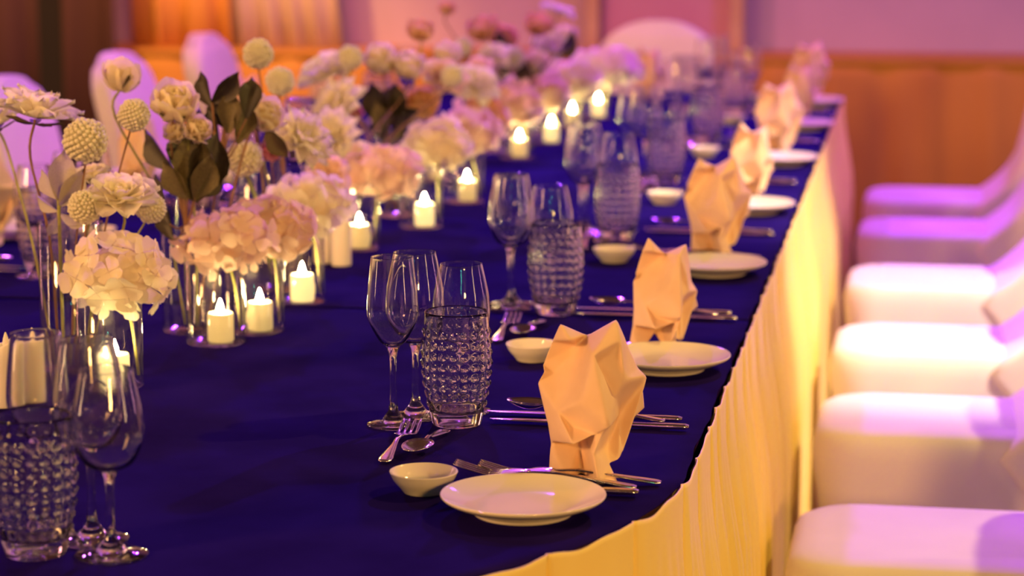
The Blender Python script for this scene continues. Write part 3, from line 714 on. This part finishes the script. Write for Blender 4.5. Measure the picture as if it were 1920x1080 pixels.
LAY = {'dahlia': [(11, .10, 1.0, .02, 0, 0), (10, .42, .88, .02, .03, 0), (8, .80, .68, .02, .05, 0), (5, 1.2, .45, .01, .06, 0)],
       'rose': [(6, .55, .80, .04, -.1, 0), (6, .85, .74, .03, -.05, 0), (5, 1.12, .66, .02, 0, 0), (5, 1.35, .58, .0, .05, 0), (3, 1.5, .5, -.03, .1, 0)],
       'peony': [(7, .05, 1.0, .02, 0, 0), (7, .35, .85, .02, .03, 0), (6, .75, .6, .02, .06, 0), (5, 1.15, .45, .0, .08, 0)]}
def stem_geo(pts, r): return tube([tuple(p_) for p_ in spline(pts, 5)], r, 7)
def flower(name, label, cat, kind, mat, px, py, Y, Rpx, d, foot, joined=False, stemmat='stem', sr=.0018, bend=.3, group=None, pts=None, calyx=True):
    pos = at(px, py, Y=Y); sc_px = F / (pos - Vector((0, 0, CAM_Z))).length; R = Rpx * 1.14 / sc_px
    if kind == 'rose': R *= 1.32; pos = pos - Vector(d).normalized() * R * .35
    foot = Vector(foot); r = thing(name, label, cat, foot, 0, group)
    p1 = pos - foot; dn = Vector(d).normalized()
    mid = Vector((p1.x * .35, p1.y * .35, p1.z * .5)) if pts is None else pts
    obj('stem', mesh('stem', *stem_geo([(0, 0, 0), mid, p1 - dn * R * .8, p1 - dn * R * .02], sr), M[stemmat]), r)
    rnd = random.Random(int(px * 7 + py))
    if kind == 'pompom':
        vs, fs = [], []; N = 190 if not joined else 90; q = axis_quat(dn)
        v0, f0 = lathe([(0, -.8), (.5, -.62), (.78, -.2), (.78, .2), (.5, .62), (0, .8)], 12); vs += [Vector(v) for v in v0]; fs += f0
        for k in range(N):
            z = 1 - 2 * (k + .5) / N; a = k * 2.39996; rr = math.sqrt(1 - z * z); n_ = Vector((rr * math.cos(a), rr * math.sin(a), z))
            t1 = n_.cross(Vector((.3, .5, .8))).normalized(); t2 = n_.cross(t1); w_ = .13 if not joined else .17; b = len(vs); l = rnd.uniform(.92, 1.05)
            vs += [n_ * .7 + t1 * w_ * .6, n_ * .7 + t2 * w_ * .6, n_ * .7 - t1 * w_ * .6, n_ * .7 - t2 * w_ * .6]
            vs += [n_ * (l - .06) + t1 * w_, n_ * (l - .06) + t2 * w_, n_ * (l - .06) - t1 * w_, n_ * (l - .06) - t2 * w_, n_ * l]
            for e in range(4):
                e2 = (e + 1) % 4; fs.append((b + e, b + e2, b + 4 + e2, b + 4 + e)); fs.append((b + 4 + e, b + 4 + e2, b + 8))
        vs = [(q @ (Vector(v) * R)) + p1 for v in vs]
        obj('flower_head', mesh('flower_head', vs, fs, M[mat]), r)['kind'] = 'stuff'
    else:
        make_head(r, p1, dn, R, PET[kind + '_' + mat], layered(LAY[kind], rnd), joined=joined)
        if calyx:
            sep = [petal_mesh('sepal', M['olive'], w=.2, tip=.02, nu=2, nv=4)]
            for k in range(5):
                o = obj('sepal', sep[0], r); o.matrix_local = Matrix.Translation(p1 - dn * R * .12) @ axis_quat(dn).to_matrix().to_4x4() @ Matrix.Rotation(k * 1.256, 4, 'Z') @ Matrix.Rotation(-.45 if kind == 'rose' else .1, 4, 'Y') @ Matrix.Scale(R * .62, 4)
    return r
# hydrangea heads: little four-petalled florets over a dome
def floret(mat, seed=0):
    """four broad overlapping ruffled petals"""
    rnd = random.Random(seed); vs, fs = [], []
    for k in range(4):
        a = k * PI / 2 + rnd.uniform(-.15, .15); c, s_ = math.cos(a), math.sin(a); b = len(vs); lift = rnd.uniform(.0, .35); L_ = rnd.uniform(.88, 1.1)
        for x, ys in ((.04, (0,)), (.34, (-.32, 0, .32)), (.68, (-.56, -.2, .2, .56)), (.93, (-.44, -.14, .2, .48)), (1.03, (-.2, .1, .3))):
            for y in ys:
                z = lift * x * x + .04 + .10 * abs(y) + rnd.uniform(-.05, .05) * (x > .5); x2, y2 = x * L_, y + rnd.uniform(-.03, .03)
                vs.append((x2 * c - y2 * s_, x2 * s_ + y2 * c, z + .015 * k))
        fs += [tuple(b + i for i in f) for f in ((0, 1, 2), (0, 2, 3), (1, 4, 5), (1, 5, 2), (2, 5, 6), (2, 6, 3), (3, 6, 7), (4, 8, 9, 5), (5, 9, 10, 6), (6, 10, 11, 7), (8, 12, 9), (9, 12, 13), (9, 13, 10), (10, 13, 14), (10, 14, 11))]
    return mesh('floret', vs, fs, M[mat])
FLO = {m_: [floret(m_, q) for q in range(3)] for m_ in ('blush', 'pale_hydrangea')}
def hydrangea(label, px, py, Y, rx, ry, mat, foot, joined=False):
    pos = at(px, py, Y=Y); s_ = F / (pos - Vector((0, 0, CAM_Z))).length; RX, RZ = rx / s_, ry / s_
    foot = Vector(foot); r = thing('hydrangea', label, 'flower', foot, 0, 'hydrangea heads on the glass cylinders'); p1 = pos - foot
    obj('stem', mesh('stem', *stem_geo([(0, 0, 0), (p1.x * .4, p1.y * .4, p1.z * .5), p1 - Vector((0, 0, RZ * .7)), p1], .0020), M['stem']), r)
    obj('calyx', mesh('calyx', *[g for g in lathe([(0, 0), (.002, 0), (.004, .012), (.010, .024), (0, .026)], 10)], M['stem']), r, p1 - Vector((0, 0, RZ + .010)))
    core = lathe([(0, -.75), (.45, -.6), (.72, -.2), (.72, .2), (.45, .6), (0, .7)], 12)
    obj('flower_core', mesh('flower_core', [(x * RX, y * RX * .8, z * RZ) for x, y, z in core[0]], core[1], M[mat]), r, p1)
    rnd = random.Random(int(px * 3 + py)); N = 40 if not joined else 46; lay = []
    for k in range(N):
        z = 1 - 2 * (k + .5) / N; a = k * 2.39996 + rnd.uniform(-.2, .2); rr = math.sqrt(1 - z * z); n_ = Vector((rr * math.cos(a), rr * math.sin(a), z))
        p_ = Vector((n_.x * RX, n_.y * RX * .8, n_.z * RZ)) * rnd.uniform(.70, 1.06)
        nn = (n_ + Vector((rnd.uniform(-.55, .55), rnd.uniform(-.55, .55), rnd.uniform(-.3, .6)))).normalized()
        sz = rnd.uniform(.018, .026) * (1 if Y < 5 else 1.15)
        lay.append((0, Matrix.Translation(p1 + p_) @ axis_quat(nn).to_matrix().to_4x4() @ Matrix.Rotation(rnd.uniform(0, 6), 4, 'Z') @ Matrix.Scale(sz, 4)))
    if joined:
        vs, fs = [], []
        for _, m in lay:
            k = len(vs); me = FLO[mat][k % 3]; vs += [m @ q.co for q in me.vertices]; fs += [tuple(i + k for i in p_.vertices) for p_ in me.polygons]
        obj('florets', mesh('florets', vs, fs, M[mat]), r)['kind'] = 'stuff'
    else:
        for q_, (_, m) in enumerate(lay): o = obj('floret', FLO[mat][q_ % 3], r); o.matrix_local = m
    return r
def vfoot(i, dx=0, dy=0): x, y, _ = TV[i]; return (x + dx, y + dy, .760)
def cfoot(i): x, y, _ = CAND[i]; return (x + .018, y + .012, .760)
fg = 'flowers in the tall glass cylinders'
# nearest bouquet, left cylinder
flower('dahlia', 'large white spiky dahlia at the top of the left picture edge', 'flower', 'dahlia', 'ivory', 66, 222, 2.95, 80, (.15, .05, 1), vfoot(0, -.02), stemmat='brown_stem', group=fg)
flower('dahlia', 'white dahlia cut off by the left picture edge', 'flower', 'dahlia', 'ivory', -8, 238, 3.05, 55, (-.3, -.2, .8), vfoot(0, -.03, .01), group=fg)
flower('pompom_flower', 'pale pompom flower right of the large white dahlia', 'flower', 'pompom', 'pompom', 160, 263, 2.92, 38, (.1, -.3, 1), vfoot(0, .0, -.01), stemmat='brown_stem', sr=.0014, group=fg)
flower('pompom_flower', 'pale pompom flower on an arching stem below the upright rose', 'flower', 'pompom', 'pompom', 251, 216, 3.0, 28, (.3, -.1, 1), vfoot(0, .015, .01), stemmat='brown_stem', sr=.0013, group=fg)
flower('pompom_flower', 'small pale pompom flower left of the low white peony', 'flower', 'pompom', 'pompom', 160, 388, 2.88, 29, (.1, -.8, .5), vfoot(0, .01, -.02), stemmat='brown_stem', sr=.0013, group=fg)
flower('pompom_flower', 'small pale pompom flower right of the low white peony', 'flower', 'pompom', 'pompom', 283, 390, 2.95, 26, (.3, -.6, .5), vfoot(0, .02, 0), sr=.0013, group=fg)
flower('peony', 'low white open peony above the ivory hydrangea', 'flower', 'peony', 'ivory', 228, 378, 2.90, 66, (.1, -.35, .8), vfoot(0, .018, -.01), group=fg)
flower('rosebud', 'white flower with drooping petals at the left, beside pale leaves', 'flower', 'peony', 'ivory', 172, 335, 3.0, 36, (-.1, -.2, .6), vfoot(0, -.01, .02), group=fg)
# nearest bouquet, middle cylinder
flower('rose', 'single upright cream rose seen from behind with green sepals', 'flower', 'rose', 'cream', 229, 140, 3.2, 47, (.05, .35, .8), vfoot(1, -.01), stemmat='stem', group=fg)
flower('rose', 'big cream rose left of the dark pointed leaves', 'flower', 'rose', 'cream', 328, 192, 3.12, 56, (.2, -.35, .8), vfoot(1, 0, -.01), stemmat='brown_stem', group=fg)
flower('rose', 'smaller cream rose below the big cream rose, right', 'flower', 'rose', 'cream', 372, 242, 3.12, 36, (.5, -.6, .5), vfoot(1, .01, -.01), group=fg)
flower('rose', 'smaller cream rose below the big cream rose, left', 'flower', 'rose', 'cream', 328, 246, 3.14, 30, (-.2, -.7, .4), vfoot(1, .0, -.015), group=fg)
flower('rose', 'cream rose right of the dark leaves, facing right', 'flower', 'rose', 'cream', 502, 215, 3.3, 44, (.6, -.4, .6), vfoot(1, .02, .01), stemmat='brown_stem', group=fg)
flower('pompom_flower', 'round greenish pompom low between the leaves and white dahlia', 'flower', 'pompom', 'pompom', 459, 297, 3.35, 31, (0, -.2, 1), vfoot(2, -.01, -.01), sr=.003, group=fg)
flower('pompom_flower', 'round cream pompom standing alone before the amber skirt', 'flower', 'pompom', 'pompom', 484, 101, 3.5, 26, (0, 0, 1), vfoot(2, 0, 0), stemmat='brown_stem', sr=.0014, group=fg)
flower('pompom_flower', 'dull pompom right of the lone round pompom', 'flower', 'pompom', 'pompom', 525, 152, 3.62, 25, (.1, 0, 1), vfoot(2, .01, .01), stemmat='brown_stem', sr=.002, group=fg)
flower('dahlia', 'white violet-edged dahlia right of the nearest bouquet', 'flower', 'dahlia', 'ivory', 560, 268, 3.5, 68, (.6, -.35, .6), vfoot(2, .02, 0), stemmat='brown_stem', group=fg)
flower('rosebud', 'mauve rosebud half hidden behind the olive leaf', 'flower', 'rose', 'mauve', 508, 285, 3.45, 26, (.4, -.5, .6), vfoot(2, 0, .01), group=fg)
flower('peony', 'blush peony below the violet-edged dahlia', 'flower', 'peony', 'blush', 615, 330, 3.75, 40, (.3, -.6, .4), vfoot(2, .02, .02), group=fg)
# leaf sprays
LEAF = {k: petal_mesh('leaf', M[k], w=.27, tip=.02, cup=.45, curl=-.12, ruffle=.03, nu=4, nv=7, base=.15) for k in ('leaf', 'olive', 'sage')}
def spray(label, foot, Y, leaves, g, stemmat='brown_stem'):
    foot = Vector(foot); r = thing('leaf_spray', label, 'foliage', foot, 0, g); cen = Vector((0, 0, 0))
    for bx, by, tx, ty, mt, dy in leaves:
        a, b = at(bx, by, Y=Y) - foot, at(tx, ty, Y=Y + dy) - foot; cen += a / len(leaves)
        d = b - a; x = d.normalized(); y = x.cross(Vector((-.2 + dy * 3, .75, .55))).normalized(); z = x.cross(y)
        m = Matrix((x, y, z)).transposed().to_4x4(); m.translation = a
        o = obj('leaf', LEAF[mt], r); o.matrix_local = m @ Matrix.Scale(d.length, 4)
    obj('stem', mesh('stem', *stem_geo([(0, 0, 0), cen * .5, cen], .0022), M[stemmat]), r)
    for bx, by, tx, ty, mt, dy in leaves:
        a = at(bx, by, Y=Y) - foot
        obj('twig', mesh('twig', *tube([tuple(v) for v in spline([cen * .8, (cen * .8 + a) / 2 + Vector((0, 0, -.006)), a], 3)], .0013, 6), M[stemmat]), r)
    return r
spray('dark pointed magnolia leaves behind the big cream rose', vfoot(1, .005, .01), 3.24,
      [(398, 200, 370, 132, 'leaf', .02), (398, 192, 450, 138, 'leaf', -.01), (425, 240, 398, 165, 'leaf', .03), (428, 250, 432, 165, 'olive', 0), (462, 222, 474, 140, 'leaf', .02), (400, 245, 350, 185, 'leaf', .03), (445, 270, 470, 190, 'olive', .02), (410, 260, 385, 200, 'leaf', .01)], fg)
spray('dark and olive leaves below the cream roses, over the glass rim', vfoot(1, .0, -.01), 3.15,
      [(325, 318, 262, 245, 'leaf', .02), (338, 330, 340, 238, 'leaf', .03), (362, 375, 360, 238, 'olive', 0), (364, 378, 412, 245, 'leaf', .02), (352, 372, 302, 305, 'olive', -.02), (366, 365, 425, 330, 'leaf', .02), (318, 420, 282, 325, 'leaf', .03), (345, 345, 300, 300, 'leaf', .03), (366, 372, 398, 290, 'olive', -.02), (325, 450, 300, 380, 'leaf', .02)], fg)
spray('curved dark leaf hanging right of the cream rose', vfoot(2, -.01, .0), 3.36,
      [(500, 238, 540, 300, 'olive', 0), (465, 195, 520, 250, 'leaf', .01), (470, 215, 505, 240, 'leaf', -.01)], fg)
spray('pale sage leaves left of the small pompom flower', vfoot(0, -.01, -.01), 2.93,
      [(110, 375, 122, 278, 'sage', 0), (108, 372, 72, 318, 'sage', .01), (112, 385, 158, 320, 'sage', -.01), (108, 395, 62, 368, 'sage', .01), (112, 400, 165, 420, 'sage', -.01), (110, 405, 90, 445, 'sage', 0)], fg, 'stem')
# second bouquet
b2 = 'flowers of the second bouquet'
F2 = [('cosmos', 'white violet-edged flower at the upper left of the second bouquet', 'peony', 'ivory', 622, 138, 4.35, 58, (-.3, -.3, .8)), ('pompom_flower', 'green pompom before the white flower of the second bouquet', 'pompom', 'pompom', 657, 108, 4.3, 22, (0, 0, 1)),
      ('dahlia', 'white dahlia drooping at the left of the second bouquet', 'dahlia', 'ivory', 640, 205, 4.25, 62, (-.4, -.5, .4)), ('dahlia', 'cream dahlia low at the left of the second bouquet', 'dahlia', 'ivory', 628, 262, 4.15, 62, (-.2, -.7, .3)),
      ('rose', 'large apricot cream rose on top of the second bouquet', 'rose', 'cream', 715, 110, 4.4, 42, (0, -.4, .8)), ('rose', 'apricot rose right beside the large cream rose', 'rose', 'cream', 765, 122, 4.42, 38, (.2, -.3, .8)),
      ('rose', 'apricot rose highest in the second bouquet', 'rose', 'apricot', 790, 55, 4.6, 32, (.1, -.2, .9)), ('peony', 'soft peach peony right in the second bouquet', 'peony', 'blush', 832, 150, 4.55, 42, (.3, -.5, .6)),
      ('rose', 'apricot rose in the middle of the second bouquet', 'rose', 'apricot', 790, 195, 4.5, 42, (.3, -.5, .5)), ('pompom_flower', 'cream pompom right in the second bouquet', 'pompom', 'pompom', 848, 142, 4.4, 20, (0, -.2, 1)),
      ('peony', 'white peony at the right end of the second bouquet', 'peony', 'ivory', 888, 165, 4.9, 48, (.4, -.4, .6)), ('rose', 'cream rose above the pompom of the second bouquet', 'rose', 'cream', 838, 100, 4.75, 34, (.2, -.3, .8)), ('peony', 'apricot peony between two bouquets', 'peony', 'apricot', 905, 215, 5.0, 42, (.3, -.5, .5)),
      ('peony', 'white peony under the violet-edged dahlia of the second bouquet', 'peony', 'ivory', 672, 300, 4.1, 36, (.2, -.6, .5)), ('rosebud', 'mauve bud low in the second bouquet', 'rose', 'mauve', 668, 212, 4.5, 18, (0, -.6, .6))]
for i, (nm, lab, kd, mt, px, py, Y, R, d) in enumerate(F2):
    flower(nm, lab, 'flower', kd, mt, px, py, Y, R, d, vfoot(3 + i % 2, random.uniform(-.02, .02), random.uniform(-.02, .02)), joined=True, stemmat=random.choice(['stem', 'brown_stem']), group=b2, calyx=False)
spray('dark leaves in the middle of the second bouquet', vfoot(3), 4.42, [(722, 240, 690, 150, 'leaf', .02), (728, 240, 745, 150, 'leaf', .02), (722, 250, 705, 190, 'olive', -.02), (735, 250, 765, 195, 'leaf', .02), (720, 265, 700, 215, 'leaf', .0), (735, 270, 758, 225, 'olive', 0), (728, 230, 722, 160, 'leaf', .03), (730, 200, 790, 215, 'leaf', .03)], b2)
# third bouquet
b3 = 'flowers of the third bouquet'
F3 = [('rose', 'apricot rose standing highest, cut by the top picture edge', 'rose', 'apricot', 838, 14, 5.6, 20, (0, 0, 1)), ('rose', 'apricot rose with dark heart at the top of the third bouquet', 'rose', 'apricot', 905, 52, 5.6, 36, (-.2, -.3, .8)), ('rose', 'apricot rose left of the third bouquet middle', 'rose', 'apricot', 945, 70, 5.7, 36, (.1, -.4, .8)),
      ('rose', 'apricot rose at the right top of the third bouquet', 'rose', 'apricot', 1010, 45, 5.8, 32, (.2, -.3, .8)), ('peony', 'violet tinted white peony at the upper right of the third bouquet', 'peony', 'ivory', 1045, 25, 6.0, 30, (.3, .1, .9)), ('pompom_flower', 'cream pompom in the third bouquet', 'pompom', 'pompom', 962, 108, 5.6, 20, (0, -.2, 1)),
      ('peony', 'white peony in the middle of the third bouquet', 'peony', 'ivory', 925, 115, 5.5, 36, (-.2, -.5, .6)), ('peony', 'white peony right of the third bouquet leaves', 'peony', 'ivory', 1030, 90, 5.9, 36, (.2, -.4, .7)), ('rose', 'cream rose low in the third bouquet', 'rose', 'cream', 1005, 120, 5.7, 32, (.2, -.5, .6)),
      ('pompom_flower', 'small pompom left of the third bouquet', 'pompom', 'pompom', 868, 88, 5.4, 17, (0, 0, 1)), ('peony', 'blush peony low at the left of the third bouquet', 'peony', 'blush', 900, 140, 5.4, 34, (-.2, -.6, .4)), ('rose', 'cream rose at the right of the third bouquet', 'rose', 'cream', 1062, 62, 6.1, 26, (.3, -.2, .8))]
for i, (nm, lab, kd, mt, px, py, Y, R, d) in enumerate(F3):
    flower(nm, lab, 'flower', kd, mt, px, py, Y, R, d, vfoot(5 + i % 2, random.uniform(-.02, .02), random.uniform(-.02, .02)), joined=True, stemmat='brown_stem', group=b3, calyx=False)
spray('dark leaves of the third bouquet', vfoot(5), 5.62, [(960, 160, 935, 110, 'leaf', .02), (965, 160, 985, 105, 'leaf', .02), (955, 165, 920, 140, 'leaf', 0), (970, 160, 1000, 130, 'olive', 0), (960, 90, 925, 55, 'leaf', .02), (1050, 90, 1082, 55, 'leaf', .05), (1045, 100, 1090, 80, 'olive', .05)], b3)
# hydrangeas over the candles
H_ = [('ivory hydrangea head glowing over the nearest candle', 228, 512, 2.872, 98, 62, 'pale_hydrangea', 0), ('large blush hydrangea head over the second cylinder', 425, 448, 3.18, 88, 50, 'blush', 1), ('blush hydrangea head close behind the large one', 510, 425, 3.27, 72, 48, 'blush', 2),
      ('pale hydrangea head over the fourth lit candle', 582, 383, 3.51, 70, 46, 'pale_hydrangea', 3), ('blush hydrangea head over the candle beside the unlit pillars', 712, 318, 4.05, 72, 40, 'blush', 4), ('ivory hydrangea head over the very bright candle', 820, 272, 4.33, 64, 42, 'pale_hydrangea', 5),
      ('blush hydrangea head over the seventh candle', 872, 248, 4.70, 62, 36, 'blush', 6), ('blush hydrangea head over the eighth candle', 962, 192, 5.45, 52, 32, 'blush', 7), ('blush hydrangea head over the ninth candle', 1012, 170, 5.78, 48, 28, 'blush', 8),
      ('ivory hydrangea head over the tenth candle', 1072, 148, 6.13, 46, 28, 'pale_hydrangea', 9), ('bright ivory hydrangea head over the farthest candle', 1135, 125, 6.42, 58, 30, 'pale_hydrangea', 10), ('blush hydrangea head over the half hidden candle', 900, 228, 5.02, 44, 28, 'blush', 11)]
for lab, px, py, Y, rx, ry, mt, ci in H_: hydrangea(lab, px, py, Y, rx, ry, mt, cfoot(ci), joined=ci > 5)
bpy.context.view_layer.update()
